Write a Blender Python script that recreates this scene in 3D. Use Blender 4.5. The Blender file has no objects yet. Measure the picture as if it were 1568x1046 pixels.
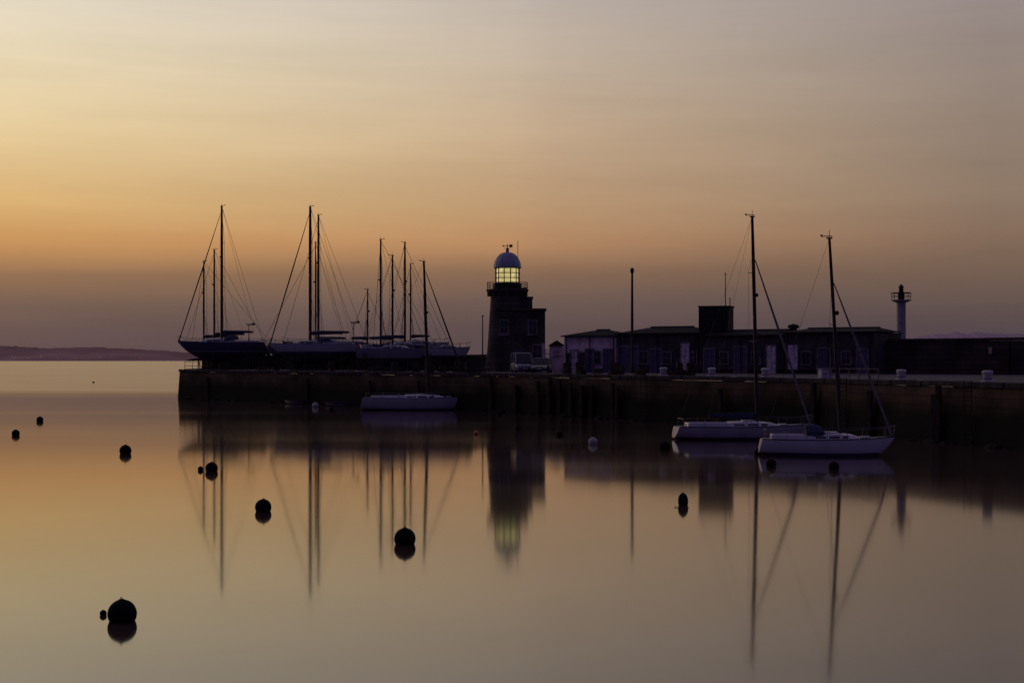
import bpy, math, random
from mathutils import Vector, Matrix, noise
random.seed(7)
R=math.radians
scene=bpy.context.scene
H=5.0; F0=2178.0; QZ=3.65
def X(b,d): return (b-784.0)/F0*d          # bearing -> metres east at distance d
def Z(e,d): return H-(e-550.0)*d/F0        # sight angle -> height in metres at distance d
def lin(c): 
    c=c/255.0
    return c/12.92 if c<=0.04045 else ((c+0.055)/1.055)**2.4
def L3(r,g,b): return (lin(r),lin(g),lin(b),1)

# ------------------------------------------------------------ materials
def mat(name,col,rough=0.6,metal=0.0,nscale=0,namt=0.0,bump=0.0,ior=1.5,spec=0.5):
    m=bpy.data.materials.new(name); m.use_nodes=True
    nt=m.node_tree; b=nt.nodes['Principled BSDF']
    b.inputs['Roughness'].default_value=rough; b.inputs['Metallic'].default_value=metal
    b.inputs['IOR'].default_value=ior; b.inputs['Specular IOR Level'].default_value=spec
    c=(col[0],col[1],col[2],1)
    b.inputs['Base Color'].default_value=c
    if nscale:
        tc=nt.nodes.new('ShaderNodeTexCoord'); n=nt.nodes.new('ShaderNodeTexNoise')
        n.inputs['Scale'].default_value=nscale; n.inputs['Detail'].default_value=6
        nt.links.new(tc.outputs['Object'],n.inputs['Vector'])
        r=nt.nodes.new('ShaderNodeValToRGB')
        r.color_ramp.elements[0].position=.3; r.color_ramp.elements[1].position=.7
        r.color_ramp.elements[0].color=tuple(x*(1-namt) for x in c[:3])+(1,)
        r.color_ramp.elements[1].color=tuple(min(1,x*(1+namt)) for x in c[:3])+(1,)
        nt.links.new(n.outputs['Fac'],r.inputs['Fac']); nt.links.new(r.outputs['Color'],b.inputs['Base Color'])
        if bump:
            bp=nt.nodes.new('ShaderNodeBump'); bp.inputs['Strength'].default_value=bump; bp.inputs['Distance'].default_value=.05
            nt.links.new(n.outputs['Fac'],bp.inputs['Height']); nt.links.new(bp.outputs['Normal'],b.inputs['Normal'])
    return m
def stone(name,c1,c2,mortar,bw,bh,tidal=False,bump=.6,rough=.85):
    m=bpy.data.materials.new(name); m.use_nodes=True
    nt=m.node_tree; N=nt.nodes; K=nt.links; b=N['Principled BSDF']; b.inputs['Roughness'].default_value=rough
    b.inputs['Specular IOR Level'].default_value=.2
    tc=N.new('ShaderNodeTexCoord'); br=N.new('ShaderNodeTexBrick')
    br.inputs['Scale'].default_value=1; br.inputs['Brick Width'].default_value=bw; br.inputs['Row Height'].default_value=bh
    br.inputs['Mortar Size'].default_value=.025; br.inputs['Color1'].default_value=(*c1,1); br.inputs['Color2'].default_value=(*c2,1); br.inputs['Mortar'].default_value=(*mortar,1)
    K.new(tc.outputs['UV'],br.inputs['Vector'])
    n=N.new('ShaderNodeTexNoise'); n.inputs['Scale'].default_value=.45; n.inputs['Detail'].default_value=8
    K.new(tc.outputs['Object'],n.inputs['Vector'])
    mr=N.new('ShaderNodeMapRange'); mr.inputs[1].default_value=.3; mr.inputs[2].default_value=.7; mr.inputs[3].default_value=.35; mr.inputs[4].default_value=1.5
    K.new(n.outputs['Fac'],mr.inputs[0])
    mx=N.new('ShaderNodeMix'); mx.data_type='RGBA'; mx.blend_type='MULTIPLY'; mx.inputs[0].default_value=1
    K.new(br.outputs['Color'],mx.inputs[6]); K.new(mr.outputs[0],mx.inputs[7]); out=mx.outputs[2]
    if tidal:
        g=N.new('ShaderNodeNewGeometry'); s=N.new('ShaderNodeSeparateXYZ'); K.new(g.outputs['Position'],s.inputs[0])
        n2=N.new('ShaderNodeTexNoise'); n2.inputs['Scale'].default_value=.5; n2.inputs['Detail'].default_value=6; K.new(tc.outputs['Object'],n2.inputs['Vector'])
        ad=N.new('ShaderNodeMath'); ad.operation='MULTIPLY_ADD'; ad.inputs[1].default_value=-1.8; K.new(n2.outputs['Fac'],ad.inputs[0]); K.new(s.outputs['Z'],ad.inputs[2])
        m2=N.new('ShaderNodeMapRange'); m2.inputs[1].default_value=.7; m2.inputs[2].default_value=1.9; K.new(ad.outputs[0],m2.inputs[0])
        mm=N.new('ShaderNodeMix'); mm.data_type='RGBA'; mm.inputs[6].default_value=(.006,.006,.005,1)
        K.new(m2.outputs[0],mm.inputs[0]); K.new(out,mm.inputs[7]); out=mm.outputs[2]
    K.new(out,b.inputs['Base Color'])
    bp=N.new('ShaderNodeBump'); bp.inputs['Strength'].default_value=bump; bp.inputs['Distance'].default_value=.06
    K.new(mx.outputs[2],bp.inputs['Height']); K.new(bp.outputs['Normal'],b.inputs['Normal'])
    return m
def hullmat(name,top,stripe,bottom):
    m=bpy.data.materials.new(name); m.use_nodes=True
    nt=m.node_tree; N=nt.nodes; K=nt.links; b=N['Principled BSDF']; b.inputs['Roughness'].default_value=.35
    tc=N.new('ShaderNodeTexCoord'); s=N.new('ShaderNodeSeparateXYZ'); K.new(tc.outputs['Object'],s.inputs[0])
    mr=N.new('ShaderNodeMapRange'); mr.inputs[1].default_value=-1; mr.inputs[2].default_value=2; K.new(s.outputs['Z'],mr.inputs[0])
    r=N.new('ShaderNodeValToRGB'); cr=r.color_ramp; cr.interpolation='CONSTANT'
    cr.elements[0].color=(*bottom,1); cr.elements[1].position=(1+.08)/3; cr.elements[1].color=(*stripe,1)
    e=cr.elements.new((1+.17)/3); e.color=(*top,1)
    K.new(mr.outputs[0],r.inputs['Fac'])
    n=N.new('ShaderNodeTexNoise'); n.inputs['Scale'].default_value=1.3; n.inputs['Detail'].default_value=5; K.new(tc.outputs['Object'],n.inputs['Vector'])
    m2=N.new('ShaderNodeMapRange'); m2.inputs[3].default_value=.7; m2.inputs[4].default_value=1.2; K.new(n.outputs['Fac'],m2.inputs[0])
    mx=N.new('ShaderNodeMix'); mx.data_type='RGBA'; mx.blend_type='MULTIPLY'; mx.inputs[0].default_value=1
    K.new(r.outputs['Color'],mx.inputs[6]); K.new(m2.outputs[0],mx.inputs[7]); K.new(mx.outputs[2],b.inputs['Base Color'])
    return m
def emis(name,col,st):
    m=bpy.data.materials.new(name); m.use_nodes=True; nt=m.node_tree
    b=nt.nodes['Principled BSDF']; b.inputs['Base Color'].default_value=(0.1,.1,.08,1)
    tc=nt.nodes.new('ShaderNodeTexCoord'); n=nt.nodes.new('ShaderNodeTexNoise'); n.inputs['Scale'].default_value=2.2; nt.links.new(tc.outputs['Object'],n.inputs['Vector'])
    mr=nt.nodes.new('ShaderNodeMapRange'); mr.inputs[1].default_value=.35; mr.inputs[2].default_value=.65; mr.inputs[3].default_value=st*.72; mr.inputs[4].default_value=st*1.15
    nt.links.new(n.outputs['Fac'],mr.inputs[0]); nt.links.new(mr.outputs[0],b.inputs['Emission Strength'])
    b.inputs['Emission Color'].default_value=(*col[:3],1)
    return m
M=dict(
 quaywall=stone('quay_stone',(.10,.055,.04),(.075,.045,.036),(.03,.022,.02),1.5,.55,tidal=True),
 seawall=stone('sea_wall_stone',(.06,.043,.045),(.048,.036,.038),(.025,.02,.02),1.2,.45),
 light=stone('lighthouse_granite',(.085,.07,.07),(.06,.05,.052),(.03,.026,.026),.9,.36),
 coping=mat('coping_granite',(.06,.05,.052),.9,nscale=1.5,namt=.45,bump=.4,spec=.1),
 concrete=mat('quay_concrete',(.11,.095,.115),.9,nscale=.5,namt=.4,bump=.3,spec=.1),
 timber=mat('weathered_timber',(.045,.032,.028),.85,nscale=3,namt=.5,bump=.5,spec=.2),
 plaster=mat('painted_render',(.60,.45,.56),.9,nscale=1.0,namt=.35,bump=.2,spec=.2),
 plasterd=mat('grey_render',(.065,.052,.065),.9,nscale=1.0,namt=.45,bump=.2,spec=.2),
 trim=mat('window_trim_paint',(.17,.14,.18),.8,nscale=1.0,namt=.45,spec=.2),
 slate=mat('slate_roof',(.022,.02,.026),.95,nscale=2,namt=.4,bump=.4,spec=.08),
 doord=mat('door_paint_blue',(.07,.055,.14),.6,nscale=2,namt=.35),
 doorl=mat('door_paint_pale',(.55,.46,.58),.6,nscale=3,namt=.45),
 frame=mat('frame_paint',(.32,.29,.34),.6,nscale=3,namt=.2),
 glassd=mat('dark_glass',(.02,.02,.025),.12,nscale=1,namt=.1),
 tank=mat('tank_steel',(.02,.016,.018),.8,nscale=2,namt=.4,spec=.2),
 white=mat('gelcoat_white',(.58,.56,.66),.4,nscale=1.5,namt=.12),
 whited=mat('gelcoat_dull',(.40,.37,.46),.5,nscale=1.5,namt=.35),
 deckg=mat('deck_grey',(.36,.35,.42),.6,nscale=2,namt=.15),
 alu=mat('spar_aluminium',(.10,.09,.11),.5,.3,nscale=3,namt=.15),
 spard=mat('spar_dark',(.03,.026,.032),.6,nscale=3,namt=.2,spec=.25),
 wire=mat('rigging_wire',(.06,.052,.06),.6,.3,nscale=3,namt=.1),
 steel=mat('stainless_rail',(.16,.15,.18),.4,.6,nscale=3,namt=.1),
 sail=mat('sail_cover_canvas',(.04,.045,.09),.9,nscale=4,namt=.3,bump=.4,spec=.1),
 saill=mat('furled_sailcloth',(.18,.16,.19),.9,nscale=4,namt=.3,bump=.4,spec=.1),
 keel=mat('antifoul',(.03,.02,.026),.85,nscale=3,namt=.4,spec=.2),
 rust=mat('cradle_rust',(.04,.027,.022),.85,nscale=4,namt=.5,spec=.2),
 buoy=mat('buoy_dusk_black',(.006,.005,.006),.9,nscale=6,namt=.5,bump=.3,spec=.12),  # dusk darkness of the floats put into a near-black base colour
 buoyw=mat('buoy_grey',(.35,.33,.37),.6,nscale=6,namt=.3),
 buoyo=mat('buoy_orange',(.45,.13,.05),.6,nscale=6,namt=.3),
 rope=mat('rope',(.06,.05,.045),.9,nscale=8,namt=.3),
 bollard=mat('bollard_paint',(.48,.45,.54),.55,nscale=4,namt=.3,bump=.2),
 dome=mat('dome_lead',(.28,.32,.46),.5,.2,nscale=3,namt=.2),
 carw=mat('car_white',(.26,.26,.33),.3,nscale=1,namt=.05),
 card=mat('car_dark',(.035,.035,.06),.25,nscale=1,namt=.05),
 rubber=mat('tyre_rubber',(.02,.02,.02),.85,nscale=6,namt=.3),
 lamp=mat('lamp_glass',(.6,.6,.6),.1,nscale=2,namt=.1),
 red=mat('tail_red',(.4,.03,.02),.2,nscale=2,namt=.1),
 hill=mat('distant_land',(.50,.31,.28),1.0,nscale=.004,namt=.25,spec=0),  # lightened base colour stands in for distance haze
 hillb=mat('distant_hill',(.62,.46,.50),1.0,nscale=.002,namt=.15,spec=0),  # haze over the far hill put into its pale base colour
 rock=mat('rock',(.02,.018,.016),.9,nscale=2,namt=.5,bump=.6,spec=.2),
 glow=emis('lantern_light',L3(216,200,130),.88),
 town=emis('town_light',(1,.5,.3),.3),
)
HW=hullmat('hull_white',(.58,.56,.68),(.05,.06,.15),(.06,.07,.14))
HD=hullmat('hull_white_darker',(.38,.34,.46),(.05,.05,.10),(.035,.03,.045))  # darker version of the hull white
HB=hullmat('hull_dark',(.035,.04,.09),(.30,.27,.33),(.03,.02,.03))
HC=hullmat('hull_cream',(.44,.39,.46),(.12,.04,.04),(.04,.04,.07))
HG=hullmat('hull_grey',(.20,.18,.26),(.3,.3,.3),(.03,.03,.05))

# ------------------------------------------------------------ mesh builder
import bmesh
class MB:
    def __init__(s): s.v=[]; s.f=[]
    def add(s,vs,fs):
        o=len(s.v); s.v+= [tuple(v) for v in vs]; s.f+=[tuple(i+o for i in f) for f in fs]; return s
    def tube(s,a,b,r,r2=None,n=8):
        if r2 is None: r2=r
        a=Vector(a); b=Vector(b); d=(b-a)
        if d.length<1e-6: return s
        d.normalize(); u=d.orthogonal().normalized(); w=d.cross(u)
        vs=[]
        for p,q in((a,r),(b,r2)):
            for i in range(n):
                t=2*math.pi*i/n; vs.append(p+(u*math.cos(t)+w*math.sin(t))*q)
        fs=[(i,(i+1)%n,n+(i+1)%n,n+i) for i in range(n)]
        fs+=[tuple(range(n))[::-1],tuple(range(n,2*n))]
        return s.add(vs,fs)
    def path(s,pts,r,n=6):
        for a,b in zip(pts[:-1],pts[1:]): s.tube(a,b,r,n=n)
        return s
    def box(s,c,sz,rz=0,taper=1.0):
        vs=[]; cs,sn=math.cos(rz),math.sin(rz)
        for k,t in((-.5,1),(.5,taper)):
            for i,j in((-.5,-.5),(.5,-.5),(.5,.5),(-.5,.5)):
                x,y=i*sz[0]*t,j*sz[1]*t
                vs.append((c[0]+x*cs-y*sn,c[1]+x*sn+y*cs,c[2]+k*sz[2]))
        return s.add(vs,[(3,2,1,0),(4,5,6,7),(0,1,5,4),(1,2,6,5),(2,3,7,6),(3,0,4,7)])
    def lathe(s,prof,n=32,c=(0,0,0)):
        vs=[]; fs=[]
        for r,z in prof:
            for i in range(n):
                t=2*math.pi*i/n; vs.append((c[0]+r*math.cos(t),c[1]+r*math.sin(t),c[2]+z))
        for k in range(len(prof)-1):
            for i in range(n):
                fs.append((k*n+i,k*n+(i+1)%n,(k+1)*n+(i+1)%n,(k+1)*n+i))
        fs.append(tuple(range(n))[::-1]); fs.append(tuple((len(prof)-1)*n+i for i in range(n)))
        return s.add(vs,fs)
    def ball(s,c,r,n=20,m=12,sz=1.0):
        return s.lathe([(max(.001,r*math.sin(math.pi*k/m)),-r*sz*math.cos(math.pi*k/m)) for k in range(m+1)],n,c)
    def torus(s,c,Rr,r,axis='y',n=16,m=8):
        vs=[];fs=[]
        for i in range(n):
            a=2*math.pi*i/n
            for j in range(m):
                b=2*math.pi*j/m; q=Rr+r*math.cos(b); h=r*math.sin(b)
                p=(q*math.cos(a),h,q*math.sin(a)) if axis=='y' else ((q*math.cos(a),q*math.sin(a),h) if axis=='z' else (h,q*math.cos(a),q*math.sin(a)))
                vs.append((c[0]+p[0],c[1]+p[1],c[2]+p[2]))
        for i in range(n):
            for j in range(m):
                fs.append((i*m+j,((i+1)%n)*m+j,((i+1)%n)*m+(j+1)%m,i*m+(j+1)%m))
        return s.add(vs,fs)
    def loft(s,secs,caps=True):
        n=len(secs[0]); vs=[p for q in secs for p in q]; fs=[]
        for k in range(len(secs)-1):
            for i in range(n): fs.append((k*n+i,k*n+(i+1)%n,(k+1)*n+(i+1)%n,(k+1)*n+i))
        if caps: fs+=[tuple(range(n))[::-1],tuple((len(secs)-1)*n+i for i in range(n))]
        return s.add(vs,fs)
    def build(s,name,m,parent=None,smooth=False,bevel=0):
        me=bpy.data.meshes.new(name); me.from_pydata(s.v,[],s.f); me.update()
        bm=bmesh.new(); bm.from_mesh(me); bmesh.ops.recalc_face_normals(bm,faces=bm.faces)
        uv=bm.loops.layers.uv.new('UVMap')
        for f in bm.faces:
            nn=f.normal
            hz=Vector((-nn.y,nn.x,0))
            if abs(nn.z)>.7 or hz.length<1e-4:
                for l in f.loops: l[uv].uv=(l.vert.co.x,l.vert.co.y)
            else:
                hz.normalize()
                for l in f.loops: l[uv].uv=(l.vert.co.dot(hz),l.vert.co.z)
            f.smooth=smooth
        bm.to_mesh(me); bm.free()
        o=bpy.data.objects.new(name,me); scene.collection.objects.link(o); me.materials.append(m)
        if parent: o.parent=parent
        if smooth:
            md=o.modifiers.new('es','EDGE_SPLIT'); md.split_angle=R(40)
        if bevel:
            md=o.modifiers.new('bv','BEVEL'); md.width=bevel; md.segments=2; md.limit_method='ANGLE'
        return o
def empty(name,loc=(0,0,0),rz=0,rx=0):
    o=bpy.data.objects.new(name,None); scene.collection.objects.link(o)
    o.location=loc; o.rotation_euler=(rx,0,rz); o.empty_display_size=.5; return o

# ------------------------------------------------------------ camera
cd=bpy.data.cameras.new('camera'); cam=bpy.data.objects.new('camera',cd); scene.collection.objects.link(cam)
cd.sensor_width=36; cd.lens=50; cd.shift_y=0.0172; cd.clip_start=.1; cd.clip_end=60000
cam.location=(0,0,H); cam.rotation_euler=(R(90),0,0); scene.camera=cam
scene.view_settings.view_transform='Standard'; scene.view_settings.look='None'; scene.view_settings.exposure=0

# ------------------------------------------------------------ sky
w=bpy.data.worlds.new('World'); scene.world=w; w.use_nodes=True
nt=w.node_tree; N=nt.nodes; K=nt.links; N.clear()
out=N.new('ShaderNodeOutputWorld'); bg=N.new('ShaderNodeBackground'); bg.inputs['Strength'].default_value=1.0
tc=N.new('ShaderNodeTexCoord'); sp=N.new('ShaderNodeSeparateXYZ'); K.new(tc.outputs['Generated'],sp.inputs[0])
def mth(op,a,b=None,c=None):
    n=N.new('ShaderNodeMath'); n.operation=op
    for i,q in enumerate((a,b,c)):
        if q is None: continue
        if isinstance(q,(int,float)): n.inputs[i].default_value=q
        else: K.new(q,n.inputs[i])
    return n.outputs[0]
def mrange(v,a,b,c=0,d=1,sm=False):
    n=N.new('ShaderNodeMapRange'); n.inputs[1].default_value=a; n.inputs[2].default_value=b; n.inputs[3].default_value=c; n.inputs[4].default_value=d
    if sm: n.interpolation_type='SMOOTHSTEP'
    K.new(v,n.inputs[0]); return n.outputs[0]
hyp=mth('SQRT',mth('ADD',mth('MULTIPLY',sp.outputs[0],sp.outputs[0]),mth('MULTIPLY',sp.outputs[1],sp.outputs[1])))
saz=mth('DIVIDE',sp.outputs[0],mth('MAXIMUM',hyp,.001))
mp=N.new('ShaderNodeMapping'); mp.inputs['Scale'].default_value=(2.2,2.2,14); mp.inputs['Rotation'].default_value=(0,R(1.5),0)
K.new(tc.outputs['Generated'],mp.inputs[0])
nz=N.new('ShaderNodeTexNoise'); nz.inputs['Scale'].default_value=1.0; nz.inputs['Detail'].default_value=4; K.new(mp.outputs[0],nz.inputs['Vector'])
elev=mth('ADD',sp.outputs[2],mth('MULTIPLY',mth('SUBTRACT',nz.outputs['Fac'],.5),.018))
def ramp(stops):
    n=N.new('ShaderNodeValToRGB'); cr=n.color_ramp
    cr.elements[0].position=stops[0][0]; cr.elements[0].color=L3(*stops[0][1])
    cr.elements[1].position=stops[-1][0]; cr.elements[1].color=L3(*stops[-1][1])
    for p,c in stops[1:-1]:
        e=cr.elements.new(p); e.color=L3(*c)
    K.new(elev,n.inputs['Fac']); return n.outputs['Color']
rL=ramp([(0,(92,75,77)),(.018,(100,82,80)),(.036,(116,94,83)),(.058,(146,112,84)),(.08,(203,150,94)),(.105,(217,177,118)),(.15,(231,205,157)),(.20,(233,216,182)),(.24,(228,217,198)),(.45,(178,164,158)),(1,(92,86,108))])
rM=ramp([(0,(88,73,76)),(.02,(93,77,77)),(.038,(106,87,81)),(.06,(134,104,83)),(.083,(182,137,99)),(.105,(187,150,113)),(.16,(196,169,140)),(.20,(197,178,157)),(.245,(190,178,168)),(.45,(152,139,139)),(1,(83,79,104))])
rR=ramp([(0,(80,68,74)),(.02,(85,72,76)),(.038,(98,82,79)),(.06,(117,95,82)),(.083,(133,108,91)),(.113,(142,121,104)),(.16,(146,128,115)),(.20,(148,133,125)),(.245,(149,137,135)),(.45,(122,111,118)),(1,(78,74,98))])
rB=ramp([(0,(46,38,68)),(.1,(58,48,84)),(.3,(68,59,94)),(1,(81,76,104))])
def mixc(f,a,b,bt='MIX'):
    n=N.new('ShaderNodeMix'); n.data_type='RGBA'; n.blend_type=bt
    if isinstance(f,float): n.inputs[0].default_value=f
    else: K.new(f,n.inputs[0])
    K.new(a,n.inputs[6]); K.new(b,n.inputs[7]); return n.outputs[2]
c=mixc(mrange(saz,-.33,.03),rL,rM); c=mixc(mrange(saz,.0,.32),c,rR)
c=mixc(mrange(sp.outputs[1],.6,-.15,0,1,True),c,rB)
mp2=N.new('ShaderNodeMapping'); mp2.inputs['Scale'].default_value=(3,3,38); mp2.inputs['Rotation'].default_value=(0,R(-3),0); K.new(tc.outputs['Generated'],mp2.inputs[0])
n2=N.new('ShaderNodeTexNoise'); n2.inputs['Scale'].default_value=1; n2.inputs['Detail'].default_value=6; n2.inputs['Roughness'].default_value=.6; K.new(mp2.outputs[0],n2.inputs['Vector'])
c=mixc(1.0,c,mrange(n2.outputs['Fac'],.3,.7,.95,1.05),'MULTIPLY')
K.new(c,bg.inputs['Color'])
sky=N.new('ShaderNodeTexSky'); sky.sky_type='NISHITA'; sky.sun_disc=False; sky.sun_elevation=R(1.0); sky.sun_rotation=R(-32); sky.altitude=5
bg2=N.new('ShaderNodeBackground'); bg2.inputs['Strength'].default_value=.001; K.new(sky.outputs[0],bg2.inputs['Color'])
ad=N.new('ShaderNodeAddShader'); K.new(bg.outputs[0],ad.inputs[0]); K.new(bg2.outputs[0],ad.inputs[1]); K.new(ad.outputs[0],out.inputs['Surface'])
sl=bpy.data.lights.new('sun','SUN'); sl.energy=.08; sl.angle=R(4); sl.color=(1,.62,.38)
so=bpy.data.objects.new('sun',sl); scene.collection.objects.link(so)
sd=Vector((math.sin(R(-32)),math.cos(R(-32)),math.tan(R(3)))).normalized()
so.rotation_euler=sd.to_track_quat('Z','Y').to_euler(); so.location=(0,0,60)

# ------------------------------------------------------------ water
wm=bpy.data.materials.new('harbour_water'); wm.use_nodes=True
nt=wm.node_tree; b=nt.nodes['Principled BSDF']
b.inputs['Base Color'].default_value=(.06,.036,.036,1); b.inputs['IOR'].default_value=1.56
g=nt.nodes.new('ShaderNodeNewGeometry'); s=nt.nodes.new('ShaderNodeSeparateXYZ'); nt.links.new(g.outputs['Position'],s.inputs[0])
mr=nt.nodes.new('ShaderNodeMapRange'); mr.interpolation_type='SMOOTHSTEP'
mr.inputs[1].default_value=175; mr.inputs[2].default_value=240; mr.inputs[3].default_value=0; mr.inputs[4].default_value=.11; nt.links.new(s.outputs['Y'],mr.inputs[0])
mpp=nt.nodes.new('ShaderNodeMapping'); mpp.inputs['Scale'].default_value=(.012,.07,1); nt.links.new(g.outputs['Position'],mpp.inputs[0])
nn=nt.nodes.new('ShaderNodeTexNoise'); nn.inputs['Scale'].default_value=1; nn.inputs['Detail'].default_value=5; nt.links.new(mpp.outputs[0],nn.inputs['Vector'])
m3=nt.nodes.new('ShaderNodeMapRange'); m3.inputs[1].default_value=.3; m3.inputs[2].default_value=.7; m3.inputs[3].default_value=.05; m3.inputs[4].default_value=.09; nt.links.new(nn.outputs['Fac'],m3.inputs[0])
aa=nt.nodes.new('ShaderNodeMath'); aa.operation='ADD'; nt.links.new(mr.outputs[0],aa.inputs[0]); nt.links.new(m3.outputs[0],aa.inputs[1]); nt.links.new(aa.outputs[0],b.inputs['Roughness'])
wat=MB().add([(-20000,-3000,0),(20000,-3000,0),(20000,30000,0),(-20000,30000,0)],[(0,1,2,3)]).build('sea_water',wm)

# ------------------------------------------------------------ distant land
def land(name,b0,b1,d,tops,m,depth=900,seed=0):
    n=160; mb=MB(); vs=[];fs=[]
    for i in range(n+1):
        t=i/n; bb=b0+(b1-b0)*t; x=X(bb,d)
        k=t*(len(tops)-1); a=int(min(k,len(tops)-2)); q=k-a; e=tops[a]*(1-q)+tops[a+1]*q
        z=Z(e,d)*(1+.10*noise.noise(Vector((x*.004,seed,0)))+.09*noise.noise(Vector((x*.02,seed,3)))+.07*noise.noise(Vector((x*.07,seed,3))))
        z=max(z,1)
        z2=z*.35*(1+.3*noise.noise(Vector((x*.01,seed,9))))
        vs+=[(x,d-depth*.5,-1),(x,d-depth*.35,z2),(x,d,z),(x,d+depth*.5,-1)]
    for i in range(n):
        for j in range(3): fs.append((i*4+j,(i+1)*4+j,(i+1)*4+j+1,i*4+j+1))
    return mb.add(vs,fs).build(name,m,smooth=False)
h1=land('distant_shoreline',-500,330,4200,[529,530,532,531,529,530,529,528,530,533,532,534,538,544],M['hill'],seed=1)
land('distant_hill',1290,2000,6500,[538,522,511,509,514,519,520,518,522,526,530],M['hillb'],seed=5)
mb=MB()
for i in range(12):
    bb=random.uniform(5,262); mb.ball((X(bb,3700),3700,random.uniform(6,16)),random.uniform(.6,1.1),8,6)
lo=mb.build('shore_lights',M['town']); lo.parent=h1

# ------------------------------------------------------------ quay
front=[(-42.3,181),(-2.1,136),(9,118),(21,99),(28.4,79),(36,55),(45,20)]
back=[(110,95),(46,127),(34,138),(2,168),(-20,190),(-45.2,204)]
def edge_d(bb):
    k=(bb-784)/F0
    for (x0,y0),(x1,y1) in zip(front[:-1],front[1:]):
        den=(x1-x0)-k*(y1-y0); t=(k*y0-x0)/den if abs(den)>1e-9 else -1
        if -1e-6<=t<=1.000001: return y0+(y1-y0)*t
    return 100
quay=empty('stone_quay')
poly=front+[(120,20)]+back
me=bpy.data.meshes.new('quay_surface'); bm=bmesh.new(); vv=[bm.verts.new((x,y,QZ)) for x,y in poly]; f=bm.faces.new(vv)
bmesh.ops.triangulate(bm,faces=[f]); bmesh.ops.recalc_face_normals(bm,faces=bm.faces)
for f in bm.faces:
    if f.normal.z<0: f.normal_flip()
bm.to_mesh(me); bm.free(); o=bpy.data.objects.new('quay_surface',me); scene.collection.objects.link(o); me.materials.append(M['concrete']); o.parent=quay
mb=MB(); mc=MB(); ring=[back[-1]]+front
for (x0,y0),(x1,y1) in zip(ring[:-1],ring[1:]):
    a=Vector((x0,y0,0)); c_=Vector((x1,y1,0)); dr=(c_-a).normalized(); nr=Vector((dr.y,-dr.x,0))
    if nr.dot(Vector((0,1,0)))>0 and (x0,y0)!=ring[0]: nr=-nr
    if (x0,y0)==ring[0]: nr=Vector((-1,0,0))
    bt=nr*.45
    mb.add([a+bt*1.0+Vector((0,0,-3)),c_+bt+Vector((0,0,-3)),c_+Vector((0,0,QZ-.3)),a+Vector((0,0,QZ-.3))],[(0,1,2,3)])
    L=(c_-a).length; n=max(1,int(L/1.5)); rz=math.atan2(dr.y,dr.x)
    for i in range(n):
        p=a+dr*(L*(i+.5)/n); jit=random.uniform(-.05,.05)
        q=p-nr*(.36)+nr*jit
        mc.box((q.x,q.y,QZ-.14+random.uniform(-.03,.03)),(L/n-random.uniform(.02,.08),.9,.33),rz+random.uniform(-.01,.01))
mb.build('quay_wall',M['quaywall'],quay); mc.build('coping_stones',M['coping'],quay,bevel=.04)
mb=MB(); ml=MB()
def edge_pt(bb,off=0.0,z=0):
    d=edge_d(bb)+off; return Vector((X(bb,d),d,z))
for bb in [752,790,824,842,857,874,891,906,938,945,1103,1246,1332,1430,1437]:
    p=edge_pt(bb,-.65); t=random.uniform(2.6,3.5); mb.box((p.x,p.y,t/2-.8),(random.uniform(.26,.42),.3,t+1.6),random.uniform(.7,1.0))
for bb in [318,470,566,640]:
    p=edge_pt(bb,-.5); mb.box((p.x,p.y,.7),(.26,.28,4.2),.8)
mb.build('fender_piles',M['timber'],quay,bevel=.03)
for bb in [660,985,1290,1480]:
    p=edge_pt(bb,-.62)
    for s_ in(-.22,.22): ml.tube((p.x+s_,p.y-abs(s_),-1),(p.x+s_,p.y-abs(s_),QZ+.1),.03)
    for k in range(16): ml.tube((p.x-.22,p.y-.2,-.5+k*.28),(p.x+.22,p.y-.2,-.5+k*.28),.018)
ml.build('ladders',M['rust'],quay)
mb=MB()
for i in range(90):
    bb=random.uniform(1000,1560) if i<30 else random.uniform(285,1000)
    p=edge_pt(bb,-random.uniform(.7,1.4)); r=random.uniform(.15,.42)
    tmp=MB().ball((0,0,0),r,9,6,.6)
    vs=[(p.x+v[0]*(1+.5*noise.noise(Vector(v)*4+p)),p.y+v[1]*(1+.4*noise.noise(Vector(v)*5+p)),.0+v[2]) for v in tmp.v]
    mb.add(vs,tmp.f)
mb.build('toe_rocks',M['rock'],quay)

def wallrun(name,pts,z1,th,m,cap=True):
    mb=MB(); mc=MB()
    for (x0,y0),(x1,y1) in zip(pts[:-1],pts[1:]):
        a=Vector((x0,y0)); c_=Vector((x1,y1)); L=(c_-a).length; rz=math.atan2(y1-y0,x1-x0); mid=(a+c_)/2
        mb.box((mid.x,mid.y,(QZ+z1)/2),(L,th,z1-QZ),rz)
        n=int(L/2)
        for i in range(n):
            p=a+(c_-a)*((i+.5)/n); mc.box((p.x,p.y,z1+.13+random.uniform(-.02,.02)),(L/n-.03,th+.25,.24),rz)
    e=empty(name); mb.build('wall_body',m,e); mc.build('wall_cap',M['coping'] if cap is True else cap,e); return e
wallrun('sea_wall',[(X(1335,132),132),(43.2,123),(80,104)],6.6,1.0,M['seawall'],M['seawall'])
wallrun('sea_wall',[(-43.5,200.5),(-20,187.5),(-2,169.5)],5.3,.7,M['seawall'],M['seawall'])
e=empty('wall_light'); p=(X(1513,124.2),124.2)
MB().box((p[0],p[1]-.6,Z(537,124)),(.28,.14,.6)).build('housing',M['frame'],e,bevel=.02)
MB().box((p[0],p[1]-.69,Z(537,124)),(.18,.05,.42)).build('lens',mat('light_lens',(.6,.35,.25),.3,nscale=5,namt=.1),e)

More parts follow.
